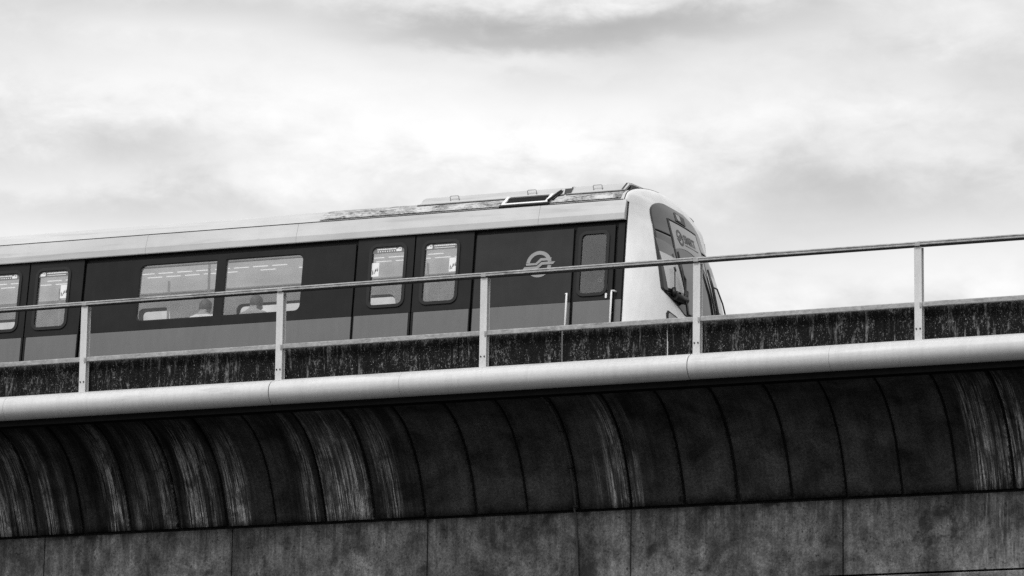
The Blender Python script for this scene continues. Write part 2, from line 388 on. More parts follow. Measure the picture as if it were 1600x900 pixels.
# ------------------------------------------------------------------ ground
gm = MB(); gm.add([(-2500, -2500, 0), (2500, -2500, 0), (2500, 2500, 0), (-2500, 2500, 0)], [(0, 1, 2, 3)])
o = gm.build('ground', 'ground_soil', fix=False); o['kind'] = 'structure'

# ------------------------------------------------------------------ viaduct
ZB = 9.84                      # foot of the railing posts, the datum of the edge
XA, XB = -11.2, 9.4            # stretch built in detail
via = thing('viaduct', 'black stained concrete viaduct girder, coved under the deck edge above a paler vertical web', 'viaduct')
COVE = [(-.02, 9.535), (.10, 9.522), (.22, 9.497), (.36, 9.447), (.52, 9.366), (.68, 9.25), (.82, 9.105), (.94, 8.94), (1.03, 8.77), (1.10, 8.60), (1.15, 8.475), (1.17, 8.40)]
ACC = [0.0]
for i in range(1, len(COVE)): ACC.append(ACC[-1] + math.hypot(COVE[i][0] - COVE[i-1][0], COVE[i][1] - COVE[i-1][1]))
def cove_pt(s, off=0.0):
    s = max(0, min(ACC[-1], s)); i = 0
    while i < len(ACC) - 2 and s > ACC[i + 1]: i += 1
    t = (s - ACC[i]) / (ACC[i+1] - ACC[i]); y = COVE[i][0] + t * (COVE[i+1][0] - COVE[i][0]); z = COVE[i][1] + t * (COVE[i+1][1] - COVE[i][1])
    dy = COVE[i+1][0] - COVE[i][0]; dz = COVE[i+1][1] - COVE[i][1]; L = math.hypot(dy, dz)
    return y - dz / L * off, z + dy / L * off          # off > 0: into the concrete
STREAK = [(-6.75, -6.48, 1.0), (-6.42, -6.12, .8), (-6.0, -5.86, .75), (-5.75, -5.66, .45), (-5.16, -4.92, 1.0), (-4.8, -4.58, .35), (-4.47, -4.24, .6),
          (-4.12, -3.85, 1.0), (-3.82, -3.73, .7), (-3.6, -3.33, .95), (-2.63, -2.47, .6), (-2.38, -1.78, 1.0), (-1.68, -1.42, .6),
          (1.13, 1.33, 1.0), (1.36, 1.50, .45), (.98, 1.02, .3), (5.3, 5.6, .9), (5.64, 5.95, .95), (6.1, 6.5, .7), (-7.4, -7.0, .8), (-8.6, -8.1, .9)]
def soft(x, a, b, e): 
    t = max(0, min(1, (x - a) / e + .5)) * max(0, min(1, (b - x) / e + .5)); return t * t * (3 - 2 * t)
def streak_at(x):
    return min(1, max([v * soft(x, a, b, .06) for a, b, v in STREAK]))
def grime_at(x):
    g = .95 * soft(x, -12, -3.3, .5) + .55 * soft(x, -2.9, -2.4, .3) + .5 * soft(x, -1.8, -1.2, .3) + .28 + .5 * soft(x, 5.2, 9, .4) + .3 * soft(x, 1.2, 1.8, .2)
    return min(1, g)
NS = 18
PITCH = .625; X_J = .11
def panel_attrs(o, fn):
    me = o.data
    for nm in ('streak', 'grime', 'edge'):
        a = me.attributes.new(nm, 'FLOAT', 'POINT'); a.data.foreach_set('value', [fn(nm, v.co) for v in me.vertices])
def strip_panel(x0, x1, smax, joint):
    b = MB(); nx = 16
    xs = [x0 + (x1 - x0) * i / nx for i in range(nx + 1)]
    front = [[(x,) + cove_pt(ACC[-1] * j / NS) for x in xs] for j in range(NS + 1)]
    back = [[(x,) + cove_pt(ACC[-1] * j / NS, .05) for x in xs] for j in range(NS + 1)]
    b.grid(front); b.grid(back, flip=True)
    b.grid([[r[0] for r in front], [r[0] for r in back]], smooth=False); b.grid([[r[-1] for r in front], [r[-1] for r in back]], smooth=False)
    b.grid([front[-1], back[-1]], smooth=False); b.grid([front[0], back[0]], smooth=False)
    return b
SCACHE = {}
def s_of(y, z):
    kk = (round(y, 3), round(z, 3))
    if kk not in SCACHE: SCACHE[kk] = s_find(y, z)
    return SCACHE[kk]
def s_find(y, z):
    best = (9, 0)
    for j in range(0, 61):
        s = ACC[-1] * j / 60; a, c = cove_pt(s); d = (a - y) ** 2 + (c - z) ** 2
        if d < best[0]: best = (d, s)
    return best[1]
k0 = math.floor((XA - X_J) / PITCH); k1 = math.ceil((XB - X_J) / PITCH)
for k in range(k0, k1):
    x0 = X_J + k * PITCH; x1 = x0 + PITCH; gap = .012 + .009 * rnd.random()
    mb = strip_panel(x0 + gap, x1 - gap, ACC[-1], None)
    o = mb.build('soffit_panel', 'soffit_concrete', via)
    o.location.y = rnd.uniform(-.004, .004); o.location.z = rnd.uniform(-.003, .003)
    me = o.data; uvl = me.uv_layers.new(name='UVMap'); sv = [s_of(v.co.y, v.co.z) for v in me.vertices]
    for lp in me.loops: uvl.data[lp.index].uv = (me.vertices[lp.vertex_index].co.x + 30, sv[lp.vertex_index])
    jd = 1.6 if abs(x1 - 1.985) < .1 else rnd.uniform(.3, 1.3)
    def fn(nm, c, me=me):
        s = s_of(c.y, c.z) / ACC[-1]
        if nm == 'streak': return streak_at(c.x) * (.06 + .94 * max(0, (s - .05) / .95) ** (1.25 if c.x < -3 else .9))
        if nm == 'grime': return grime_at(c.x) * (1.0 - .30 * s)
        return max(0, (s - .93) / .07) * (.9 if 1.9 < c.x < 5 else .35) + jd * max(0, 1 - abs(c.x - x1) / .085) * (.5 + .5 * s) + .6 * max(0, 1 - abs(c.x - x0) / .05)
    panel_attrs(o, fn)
# solid body behind the facing, out to the far side, long enough to run past both ends of the view
core = MB()
prof = [(.12, ZB - .02), (.12, 9.60)] + [cove_pt(ACC[-1] * j / 12, .035) for j in range(0, 13)] + [(1.235, 8.365), (1.235, 7.30), (5.1, 7.30), (5.1, 8.4), (6.2, 9.5), (6.2, 10.3), (6.0, 10.3), (6.0, 9.75), (5.3, 8.70), (1.32, 8.70), (.36, 9.75), (.22, ZB - .02)]
core.sweep(prof, -45, 45); core.build('girder_core', 'core_concrete', via)
BLOTS = [(4.10, 7.98, .10), (1.60, 7.97, .09), (1.75, 7.99, .05), (2.33, 7.94, .12), (2.47, 7.90, .07), (2.96, 7.98, .06), (3.45, 7.96, .05), (2.2, 8.30, .12), (3.0, 8.32, .10), (-4.2, 8.02, .05), (-6.2, 7.98, .07), (-.9, 8.22, .06), (-.35, 8.25, .08), (-2.1, 7.75, .07), (-1.4, 7.7, .05), (.35, 8.30, .10), (2.1, 7.68, .12), (-5.4, 8.33, .07)]
wxs = [1.42 - .06 + 2.46 * k for k in range(-6, 5)]
for a, b_ in zip(wxs[:-1], wxs[1:]):
    mb = MB(); nx = 56; xs = [a + .006 + (b_ - a - .012) * i / nx for i in range(nx + 1)]
    zs = [7.545 + .045 * i for i in range(18)] + [8.340, 8.363]
    fr = [[(x, 1.145, z) for x in xs] for z in zs]; bk = [[(x, 1.24, z) for x in xs] for z in zs]
    mb.grid(fr, smooth=False); mb.grid(bk, smooth=False, flip=True)
    for R0, R1 in ((fr[0], bk[0]), (fr[-1], bk[-1]), ([r[0] for r in fr], [r[0] for r in bk]), ([r[-1] for r in fr], [r[-1] for r in bk])): mb.grid([R0, R1], smooth=False)
    o = mb.build('web_panel', 'web_concrete', via); o.location.y = rnd.uniform(-.003, .003)
    def fn(nm, c, a=a, b_=b_):
        if nm == 'streak': return .9 * soft(c.x, -5.78, -5.60, .05) * (abs(c.x + 5.69) > .03) + .75 * soft(c.x, 5.28, 5.75, .12) + .03
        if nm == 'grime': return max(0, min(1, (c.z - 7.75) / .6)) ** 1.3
        bl = max(max(0, 1.25 - math.hypot((c.x - bx) / br, (c.z - bz) / br / 1.2)) for bx, bz, br in BLOTS)
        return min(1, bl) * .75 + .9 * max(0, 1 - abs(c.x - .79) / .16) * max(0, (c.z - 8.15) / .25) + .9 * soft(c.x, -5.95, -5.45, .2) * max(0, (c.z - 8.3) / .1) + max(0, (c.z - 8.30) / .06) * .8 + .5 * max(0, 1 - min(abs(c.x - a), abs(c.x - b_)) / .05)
    panel_attrs(o, fn)
fl = MB(); fl.sweep([(1.11, 7.25), (1.11, 7.505), (1.14, 7.522), (1.30, 7.522), (1.30, 7.25)], -30, 30); o = fl.build('bottom_flange', 'web_concrete', via)
panel_attrs(o, lambda nm, c: 0.0)
for px_ in (-24, 20):
    pr = MB(); pr.sweep([(2.4, 0), (2.4, 6.3), (1.3, 7.1), (1.3, 7.31), (5.0, 7.31), (5.0, 7.1), (3.9, 6.3), (3.9, 0)], px_ - .8, px_ + .8); pr.build('pier', 'deck_concrete', via, bevel=.03)
sl = MB(); sl.box(-45, 45, 1.40, 4.9, 8.70, 8.82); sl.build('track_slab', 'deck_concrete', via)

# half round tube along the edge with its flat lip, in 5 m lengths
fas = thing('edge_tube', 'pale painted half-round metal tube running along the viaduct edge under the railing', 'tube')
TR = .140; TCY, TCZ = .0, 9.694
arc = [(.03, ZB), (-.034, ZB), (-.036, ZB - .026)]
arc += [(TCY + TR * math.cos(math.radians(a)) * 1.06, TCZ + TR * math.sin(math.radians(a))) for a in range(112, 276, 8)]
arc += [(.10, 9.562), (.10, ZB)]
for k in range(-3, 3):
    a = -2.508 + 5.0 * k - .0; b_ = a + 5.0
    mb = MB(); mb.sweep(arc, a + .005, b_ - .005)
    o = mb.build('tube_section', 'tube_paint', fas)
    for p in o.data.polygons: p.use_smooth = abs(p.normal.x) < .5
    try: o.data.set_sharp_from_angle(angle=math.radians(30))
    except Exception: pass
    for xs_ in (1.6,):
        sm = MB(); pr2 = [(y, z) for y, z in arc[3:-2]]
        vs = [(a + xs_ + dx, TCY + (y - TCY) * 1.006, TCZ + (z - TCZ) * 1.006) for dx in (-.0025, .0025) for y, z in pr2]; n = len(pr2)
        sm.add(vs, [(i, i + 1, n + i + 1, n + i) for i in range(n - 1)]); sm.build('seam', 'grey_metal', o, fix=False)
    db = MB(); db.box(a + .002, b_ - .002, -.035, .12, 9.490, 9.572); db.build('tube_shade', 'gap_shade', fas)  # black strip painted in for the shadow gap under the tube

# parapet slabs behind the railing
par = thing('parapet_wall', 'low wall of mould-blackened concrete slabs behind the railing', 'wall')
PJ = [.931 + 1.235 * k for k in range(-10, 8)]
for a, b_ in zip(PJ[:-1], PJ[1:]):
    mb = MB(); mb.box(a + (.010 if abs(a - .931) < .01 or abs(a - 2.166) < .01 else .0015), b_ - (.010 if abs(b_ - .931) < .01 or abs(b_ - 2.166) < .01 else .0015), .0, .028, 0, .415)
    o = mb.build('wall_panel', 'parapet_concrete', par, bevel=.003, loc=(0, .105 + rnd.uniform(-.004, .004), ZB - .015 + rnd.uniform(-.004, .004)))
    for bx in (.18, .62, 1.06):
        q = MB(); q.tube([(a + bx, -.012, .352), (a + bx, .004, .352)], .014, 8); q.build('bolt_head', 'ink', o)

# railing
rail = thing('railing', 'pale metal railing with I-section posts and two rails along the viaduct edge', 'railing')
RT = 10.852
pb = MB(); PW, PD = .082, .082
pb.box(0, PW, -.004, .006, 0, RT - ZB); pb.box(PW / 2 - .005, PW / 2 + .005, .006, PD - .010, 0, RT - ZB); pb.box(0.0, PW, PD - .010, PD, 0, RT - ZB)
bolt = MB(); bolt.tube([(0, -.012, 0), (0, 0, 0)], .0085, 8); bolt_src = None; post_src = None
XPOST = [2.5 * i for i in range(-4, 4)]
def jit(i): return random.Random(i * 13 + 5).uniform(-.004, .004)
for i, x in enumerate(XPOST):
    if post_src is None: post_src = o = pb.build('post', 'post_paint', rail, bevel=.0015, loc=(x, 0, ZB))
    else: o = share(post_src, 'post', rail, (x + jit(i), 0, ZB))
    o.rotation_euler = (jit(i + 40) * .6, jit(i + 70) * .8, 0)
    for bx in (.02, .062):
        if bolt_src is None: bolt_src = bolt.build('bolt', 'ink', o, loc=(bx, 0, .125))
        else: share(bolt_src, 'bolt', o, (bx, 0, .125))
    cl = MB(); cl.box(.060, .078, -.018, -.004, .355, .405); cl.build('clamp', 'grey_metal', o)
def rail_mesh(x0, x1, y0, y1, z0, z1, groove=False):
    b = MB(); r = .008
    p = rr(y0, y1, z0, z1, r, 3)
    if groove:
        zc = (z0 + z1) / 2
        p = [(y0, z0 + .004), (y0 + .004, z0), (y1 - .004, z0), (y1, z0 + .004), (y1, z1 - .010), (y1 - .012, z1), (y0 + .012, z1), (y0, z1 - .010), (y0, zc + .006), (y0 + .006, zc + .002), (y0 + .006, zc - .004), (y0, zc - .008)]
    n = 10; return b, p
for k, (a, b_) in enumerate(zip(XPOST[:-1], XPOST[1:])):
    b, p = rail_mesh(a, b_, -.024, .055, .012, .056, True); b.sweep(p, a + .0015, b_ - .0015)
    bs = MB(); bs.box(a, b_, -.012, .045, 0, .012); bs.build('rail_shade', 'ink', rail, loc=(.041, 0, RT - .002))  # black strip stands in for the shaded underside of the top rail
    o = b.build('top_rail', 'rail_paint', rail, loc=(.041, 0, RT - .002)); o.rotation_euler.y = jit(k) * .2
    b, p = rail_mesh(a, b_, 0, .045, 0, .056); b.sweep(p, a + PW - .004, b_ + .004)
    o = b.build('mid_rail', 'rail_paint', rail, loc=(0, .012, ZB + .362))
    cp = MB(); cp.box(-.028, .028, -.026, .058, -.004, .030); cp.build('joint_sleeve', 'grey_metal', rail, loc=(b_ + .041, 0, RT + .008))

# conduit clipped down the soffit and the web
con = thing('conduit', 'thin grey conduit clipped down the concrete beside a soffit joint', 'conduit')
pts = [(.70, *cove_pt(ACC[-1] * j / 14, -.022)) for j in range(0, 15)] + [(.70, 1.10, 8.40), (.715, 1.115, 8.30), (.73, 1.118, 8.0), (.745, 1.118, 7.6), (.75, 1.10, 7.50), (.75, 1.09, 7.27)]
cb = MB(); cb.tube(pts, .013, 8); cb.build('conduit_run', 'trousers', con)
for s_ in (.18, .45, .72, .98):
    y, z = cove_pt(ACC[-1] * s_, -.022); q = MB(); q.tube([(.67, y, z), (.73, y, z)], .022, 8); q.build('clip', 'rubber', con)

# ------------------------------------------------------------------ train
TAN = math.tan(math.radians(6.6)); TY, TZ = 3.15, 9.0
train = thing('metro_train', 'metro train with black upper sides, grey lower sides, pale roof and white rounded cab front', 'train', (-2, TY, TZ))
train.rotation_euler = (0, math.atan(.0033), 0)
TX = 2.0                                   # part coordinates are measured from post 3; the Empty stands 2 m to its left
def hw(z):
    if z <= 1.2: return 1.5
    if z <= 2.9: return 1.5 - (z - 1.2) * TAN
    if z <= 3.05: return 1.3033 - .0163 * (z - 2.9) / .15
    return 1.287 * math.sqrt(max(0, 1 - ((z - 3.05) / .36) ** 2))
def near(x, z, d): return (x + TX, -(hw(z) + d), z)
def far(x, z, d): return (x + TX, hw(z) + d, z)
def roofz(y): return 3.05 + .325 * math.sqrt(max(0, 1 - (y / 1.287) ** 2))
ZD = 1.885
DOORS = [-1.632 - 5.117 * k for k in range(4)]           # centres of the door pairs
XEND = -21.3
WIN = []
for k in range(3):
    c = -4.157 - 5.117 * k
    WIN += [(c - 1.083, c - .052, 'L'), (c + .062, c + 1.083, 'R')]
WIN += [(-20.9, -19.9, 'L')]
def win_loop(w, g=0.0):
    x0, x1, s = w; big, sm = .075 + g, .012 + g
    return rr(x0 - g, x1 + g, 2.0 - g, 2.697 + g, (big, sm, sm, big) if s == 'L' else (sm, big, big, sm))
def leaf_win(c, s, g=0.0): 
    a, b_ = (c - .545, c - .128) if s < 0 else (c + .128, c + .545)
    return rr(a - g, b_ + g, 2.0 - g, 2.712 + g, .062 + g, 6)
cab_win = lambda g=0.0: rr(.462 - g, .772 + g, 1.978 - g, 2.684 + g, .055 + g, 6)
for side in (near, far):
    holes = [win_loop(w, .012) for w in WIN] + [leaf_win(c, s, .02) for c in DOORS for s in (-1, 1)] + [cab_win(.02)]
    b = MB(); b.plate([(XEND, 1.0), (.985, 1.0), (.985, 2.87), (XEND, 2.87)], holes, -.045, -.058, side); b.build('body_frame', 'trim_black', train)
    b = MB(); b.plate([(XEND + .03, 1.1), (.98, 1.1), (.98, 2.93), (XEND + .03, 2.93)], holes, -.075, -.085, side); b.build('interior_lining', 'interior_white', train)
    # fixed panels between the doors
    edges = [.355] + [e for c in DOORS for e in (c + .775, c - .765)] + [XEND]
    for i in range(0, len(edges), 2):
        x1, x0 = edges[i], edges[i + 1]; hs = [win_loop(w) for w in WIN if x0 < w[0] and w[1] < x1]
        b = MB(); b.plate([(x0, ZD), (x1, ZD), (x1, 2.768), (x0, 2.768)], hs, 0, -.03, side); b.build('upper_panel', 'panel_paint' if not hs else 'dark_paint', train, bevel=.004)
        b = MB(); b.plate([(x0, 1.06), (x1, 1.06), (x1, ZD), (x0, ZD)], [], .0015, -.03, side); b.build('lower_panel', 'grey_paint', train, bevel=.004)
    # strip between the cab door and the white cab
    b = MB(); b.plate([(.905, ZD), (.982, ZD), (.982, 2.80), (.905, 2.80)], [], 0, -.03, side); b.build('upper_panel', 'dark_paint', train, bevel=.003)
    b = MB(); b.plate([(.905, 1.06), (.982, 1.06), (.982, ZD), (.905, ZD)], [], .0015, -.03, side); b.build('lower_panel', 'grey_paint', train, bevel=.003)
    for w in WIN:
        b = MB(); b.plate(win_loop(w, .006), [], -.012, -.018, side); o = b.build('window', 'window_glass', train)
        b = MB(); b.plate(win_loop(w, .012), [win_loop(w, -.008)], -.006, -.024, side); b.build('gasket', 'rubber', o)
    for c in DOORS:
        for s in (-1, 1):
            x0, x1 = (c - .735, c - .008) if s < 0 else (c + .008, c + .745)
            b = MB(); b.plate([(x0, ZD), (x1, ZD), (x1, 2.822), (x0, 2.822)], [leaf_win(c, s)], .010, -.025, side); d = b.build('door_leaf', 'dark_paint', train, bevel=.004)
            b = MB(); xa, xb = (x0 + .012, x1 - .022) if s < 0 else (x0 + .030, x1 - .012)
            b.plate([(x0, 1.06), (x1, 1.06), (x1, ZD - .001), (x0, ZD - .001)], [], .009, -.02, side); b.build('door_lower', 'dark_paint', d)
            b = MB(); b.plate([(xa, 1.08), (xb, 1.08), (xb, ZD), (xa, ZD)], [], .0115, .0092, side); b.build('lower_facing', 'grey_paint', d)
            b = MB(); b.plate(leaf_win(c, s, .034), [leaf_win(c, s, -.004)], .024, .002, side); b.build('gasket', 'rubber', d, bevel=.006)
            b = MB(); b.plate(leaf_win(c, s, .004), [], .004, -.002, side); b.build('window_pane', 'window_glass', d)
            if side is near and c > -8:
                a0, a1 = (c - .545, c - .128) if s < 0 else (c + .128, c + .545)
                st = [p for p in leaf_win(c, s, -.003) if p[1] > 2.55]
                st = [(a0 + .003, 2.632)] + [(a1 - .003, 2.632)] + st
                b = MB(); b.plate(st, [], .0062, .0045, side); b.build('notice_strip', 'strip_grey', d)
                # illegible lines of print and the small pictogram
                tx0, tx1, ix = (a0 + .06, a0 + .29, a1 - .075) if s < 0 else (a0 + .115, a1 - .035, a0 + .062)
                pr_ = MB(); x = tx0; r2 = random.Random(3)
                while x < tx1:
                    wd = r2.uniform(.012, .026); pr_.plate([(x, 2.672), (x + wd, 2.672), (x + wd, 2.687), (x, 2.687)], [], .0072, .0064, side); x += wd + .004
                x = tx0 + .005; st_ = .030 if s < 0 else .016
                while x < tx1 - .01:
                    wd = .014 if s < 0 else .012; hgt = .013 if s < 0 else .009
                    pr_.plate([(x, 2.647), (x + wd, 2.647), (x + wd, 2.647 + hgt), (x, 2.647 + hgt)], [], .0072, .0064, side); x += st_
                pr_.plate(rr(ix - .038, ix + .030, 2.645, 2.676, .006), [], .0072, .0064, side)
                pr_.plate(rr(ix - .012, ix + .028, 2.66, 2.693, .012), [], .0076, .0066, side)
                pr_.build('notice_print', 'card_white', d)
                dk_ = MB(); dk_.plate(rr(ix + .002, ix + .016, 2.668, 2.683, .006), [], .0084, .0078, side); dk_.build('pictogram_dot', 'ink', d)
                k0_, k1_ = (a0 + .004, a0 + .098) if s < 0 else (a1 - .098, a1 - .006)
                b = MB(); b.plate([(k0_, 2.352), (k1_, 2.352), (k1_, 2.52), (k0_, 2.52)], [], .0062, .0045, side); b.build('notice_card', 'card_white', d)
                fg = MB()
                for q, (fx, fz, fh) in enumerate(((.016, 2.378, .045), (.036, 2.385, .018), (.048, 2.405, .03), (.060, 2.42, .02), (.078, 2.415, .034))):
                    fg.plate(rr(k0_ + fx - .005, k0_ + fx + .005, fz, fz + fh, .004, 2), [], .0072, .0064, side); fg.plate(rr(k0_ + fx - .004, k0_ + fx + .004, fz + fh + .003, fz + fh + .011, .0035, 2), [], .0072, .0064, side)
                fg.build('card_figures', 'ink', d)
    # cab side door
    b = MB(); b.plate([(.395, ZD), (.868, ZD), (.868, 2.775), (.395, 2.775)], [cab_win()], .006, -.025, side); d = b.build('cab_door', 'dark_paint', train, bevel=.004)
    b = MB(); b.plate([(.395, 1.06), (.868, 1.06), (.868, ZD), (.395, ZD)], [], .0075, -.02, side); b.build('lower_facing', 'grey_paint', d, bevel=.003)
    b = MB(); b.plate(cab_win(.036), [cab_win(-.003)], .020, .0, side); b.build('gasket', 'rubber', d, bevel=.006)
    b = MB(); b.plate(cab_win(.004), [], .002, -.004, side); b.build('window_pane', 'cab_glass', d)
    b = MB(); b.plate(rr(.790, .812, 1.905, 1.965, .0109, 5), [], .022, .004, side); b.build('door_handle', 'white_metal', d, bevel=.004)
    b = MB(); b.plate([(.800, 2.0), (.818, 2.0), (.818, 2.075), (.800, 2.075)], [], .012, .004, side); b.build('door_lock', 'trim_black', d)
    if side is near:
        b = MB(); b.plate(rr(.695, .745, 2.10, 2.155, .006), [rr(.701, .739, 2.106, 2.149, .006)], .0042, .003, side); b.plate(rr(.708, .732, 2.118, 2.138, .008), [rr(.713, .727, 2.123, 2.133, .004)], .0042, .003, side); b.build('window_sticker', 'strip_grey', d)
    for hx, s in ((.340, -1), (.888, 1)):
        b = MB(); x = hx; zt = 1.975
        pts = [near(x, 1.15, .075), near(x, zt - .02, .075), near(x, zt, .070), near(x + s * .02, zt + .002, .05), near(x + s * .028, zt, .0)]
        if side is far: pts = [(p[0], -p[1], p[2]) for p in pts]
        b.tube(pts, .012, 8); b.tube([near(x, 1.25, .075) if side is near else far(x, 1.25, .075), near(x, 1.25, 0) if side is near else far(x, 1.25, 0)], .010, 8)
        b.build('handrail', 'white_metal', train)
    # rain gutter and roof shoulder, in lengths
    sg = -1 if side is near else 1
    jx = [.985, -.08, -3.17, -5.17, -8.3, -10.3, -13.4, -15.4, -18.5, XEND]
    for x1, x0 in zip(jx[:-1], jx[1:]):
        b = MB(); b.sweep([(sg * 1.29, 2.832), (sg * 1.352, 2.828), (sg * 1.356, 2.838), (sg * 1.350, 2.908), (sg * 1.290, 3.075), (sg * 1.26, 3.06)], x0 + TX + .0015, x1 + TX - .0015); b.build('gutter_section', 'roof_paint', train)

for s_ in (-1, 1):
    b = MB(); b.tube([(XEND + TX, s_ * 1.290, 3.078), (.945 + TX, s_ * 1.290, 3.078)], .005, 6); b.build('sealant_bead', 'rubber', train)
# emblem on the plain panel: ring cut by two pointed wave bars
LX, LZ, LR = -.058, 2.368, .158
def ring(a0, a1, r0, r1, n=18):
    return [(LX + r1 * math.cos(math.radians(a0 + (a1 - a0) * i / n)), LZ + r1 * math.sin(math.radians(a0 + (a1 - a0) * i / n))) for i in range(n + 1)] + \
           [(LX + r0 * math.cos(math.radians(a1 + (a0 - a1) * i / n)), LZ + r0 * math.sin(math.radians(a1 + (a0 - a1) * i / n))) for i in range(n + 1)]
lb = MB()
lb.plate(ring(10, 172, LR * .72, LR), [], .004, .0005, near)
lb.plate(ring(208, 352, LR * .72, LR), [], .004, .0005, near)
sc = LR
def pl(P): lb.plate([(LX + x * sc, LZ + z * sc) for x, z in P], [], .0045, .0008, near)
pl([(-1.02, .10), (-.25, .10), (.12, .44), (1.0, .44), (.88, .24), (.20, .24), (-.16, -.06), (-.98, -.06)])
pl([(-1.28, -.40), (-.10, -.40), (.28, -.06), (1.12, -.06), (1.28, .14), (.20, .14), (-.18, -.16), (-1.12, -.16)])
lb.build('emblem', 'logo_paint', train)
# roof
NR = 28
ys = [-1.285 + 2.57 * i / NR for i in range(NR + 1)]
b = MB(); b.grid([[(x + TX, y, roofz(y)) for y in ys] for x in (XEND, .945)]); b.grid([[(x + TX, y, roofz(y) - .03) for y in ys] for x in (XEND, .945)], flip=True)
b.build('roof', 'roof_paint', train)
ys2 = [-1.272 + 2.544 * i / NR for i in range(NR + 1)]
b = MB(); b.grid([[(x + TX, y, roofz(y) + .006) for y in ys2] for x in (-2.91, .90)]); b.build('roof_walkway', 'roof_grime', train, fix=False)
# covers of the air conditioner on the roof
CP = [(-1.10, 3.222), (-1.10, 3.236), (-1.06, 3.318), (-.95, 3.332), (-.6, 3.348), (0, 3.362), (.6, 3.348), (.95, 3.332), (1.06, 3.318), (1.10, 3.236), (1.10, 3.222)]
def cover(x0, x1, slant):
    X = [x0, x0 + .01, x0 + .035, x0 + .08, (x0 + x1) / 2, x1 - .03, x1 - .012, x1]; F = [.05, .5, .85, 1, 1, 1, .95, .85]
    b = MB(); rows = [[(x + TX + slant * ((z - 3.222) / .08 if i > 4 else 0), y, 3.222 + (z - 3.222) * f) for y, z in CP] for i, (x, f) in enumerate(zip(X, F))]
    b.grid(rows); n = len(CP); b.add(rows[0], [tuple(range(n))]); b.add(rows[-1], [tuple(range(n))])
    o = b.build('air_conditioner_cover', 'roof_paint', train)
    try: o.data.set_sharp_from_angle(angle=math.radians(25))
    except Exception: pass
    for s in (-1, 1):
        q = MB(); q.box(x0 + TX - .015, x1 + TX + .012, s * 1.112 - .018, s * 1.112 + .018, 3.190, 3.222); q.build('base_rail', 'trim_black', o)
        q = MB(); q.box(x0 + TX - .012, x1 + TX + .008, s * 1.112 - .012, s * 1.112 + .012, 3.2225, 3.233); q.build('edge_flange', 'grey_metal', o)
    return o
c1 = cover(-1.70, .13, .0); c2 = cover(.185, .875, .045)
def grab(o, x, y=-1.085, z=3.255):
    q = MB(); q.tube([(x - .055 + TX, y, z), (x - .055 + TX, y - .02, z + .050), (x - .045 + TX, y - .02, z + .058), (x + .045 + TX, y - .02, z + .058), (x + .055 + TX, y - .02, z + .050), (x + .055 + TX, y, z)], .0045, 6); q.build('grab_handle', 'grey_metal', o)
grab(c1, -1.25); grab(c1, -.27); grab(c2, .55)
for o_, xs_ in ((c2, (.197, .835)),):
    for x in xs_:
        q = MB(); q.grid([[(x + TX + dx + (.045 * (z - 3.222) / .08 if x > .5 else .02 * (z - 3.222) / .08), y * 1.004, z + .004) for y, z in CP[1:5]] for dx in (0, .018)], smooth=False); q.build('end_band', 'trim_black', o_, fix=False)
q = MB(); q.box(-.62 + TX, .06 + TX, -.90, -.885, 3.332, 3.352); q.build('wind_strip', 'trim_black', c1)
q = MB(); q.sweep([(-1.09, 3.21), (-1.045, 3.312), (-.9, 3.335), (.9, 3.335), (1.045, 3.312), (1.09, 3.21)], .12 + TX, .20 + TX); q.build('end_bracket', 'trim_black', c1)
q = MB(); q.sweep([(-1.05, 3.22), (-1.02, 3.295), (-.93, 3.305), (-.75, 3.30), (.75, 3.30), (.93, 3.30), (1.05, 3.20)], .87 + TX, .945 + TX); q.build('end_bracket', 'trim_black', c2)
# tilted grille beside the first cover
def hat(a, b_, d):    # a along X, b up the slope, d outward
    y0, z0, y1, z1 = -1.285, 3.095, -1.045, 3.262; L = math.hypot(y1 - y0, z1 - z0); uy, uz = (y1 - y0) / L, (z1 - z0) / L
    return (a + TX, y0 + uy * b_ - uz * d, z0 + uz * b_ + uy * d)
HL = math.hypot(.24, .167); hx0, hx1 = -.585, .0
b = MB(); b.plate([(hx0 - .02, -.012), (hx1 + .02, -.012), (hx1 + .02, HL), (hx0 - .02, HL)], [], .008, -.05, hat); o = b.build('roof_grille', 'trim_black', train)
b = MB(); b.plate([(hx0, .015), (hx1, .015), (hx1, HL - .01), (hx0, HL - .01)], [[(hx0 + .035, .050), (hx1 - .035, .050), (hx1 - .035, HL - .03), (hx0 + .035, HL - .03)]], .020, .008, hat); b.build('grille_frame', 'white_metal', o, bevel=.003)
for j in range(7):
    z = .065 + j * .026; b = MB(); b.plate([(hx0 + .05, z), (hx1 - .05, z), (hx1 - .05, z + .010), (hx0 + .05, z + .010)], [], .020, .010, hat); b.build('grille_slat', 'rubber', o)
b = MB(); b.tube([hat(hx1 + .01, .02, .03), hat(hx1 + .07, HL * .8, .035), hat(hx1 + .10, HL * 1.15, .03)], .014, 6); b.tube([hat(hx1 + .05, .06, .02), hat(hx1 + .12, HL * 1.1, .03)], .010, 6); b.build('bracket', 'trim_black', o)

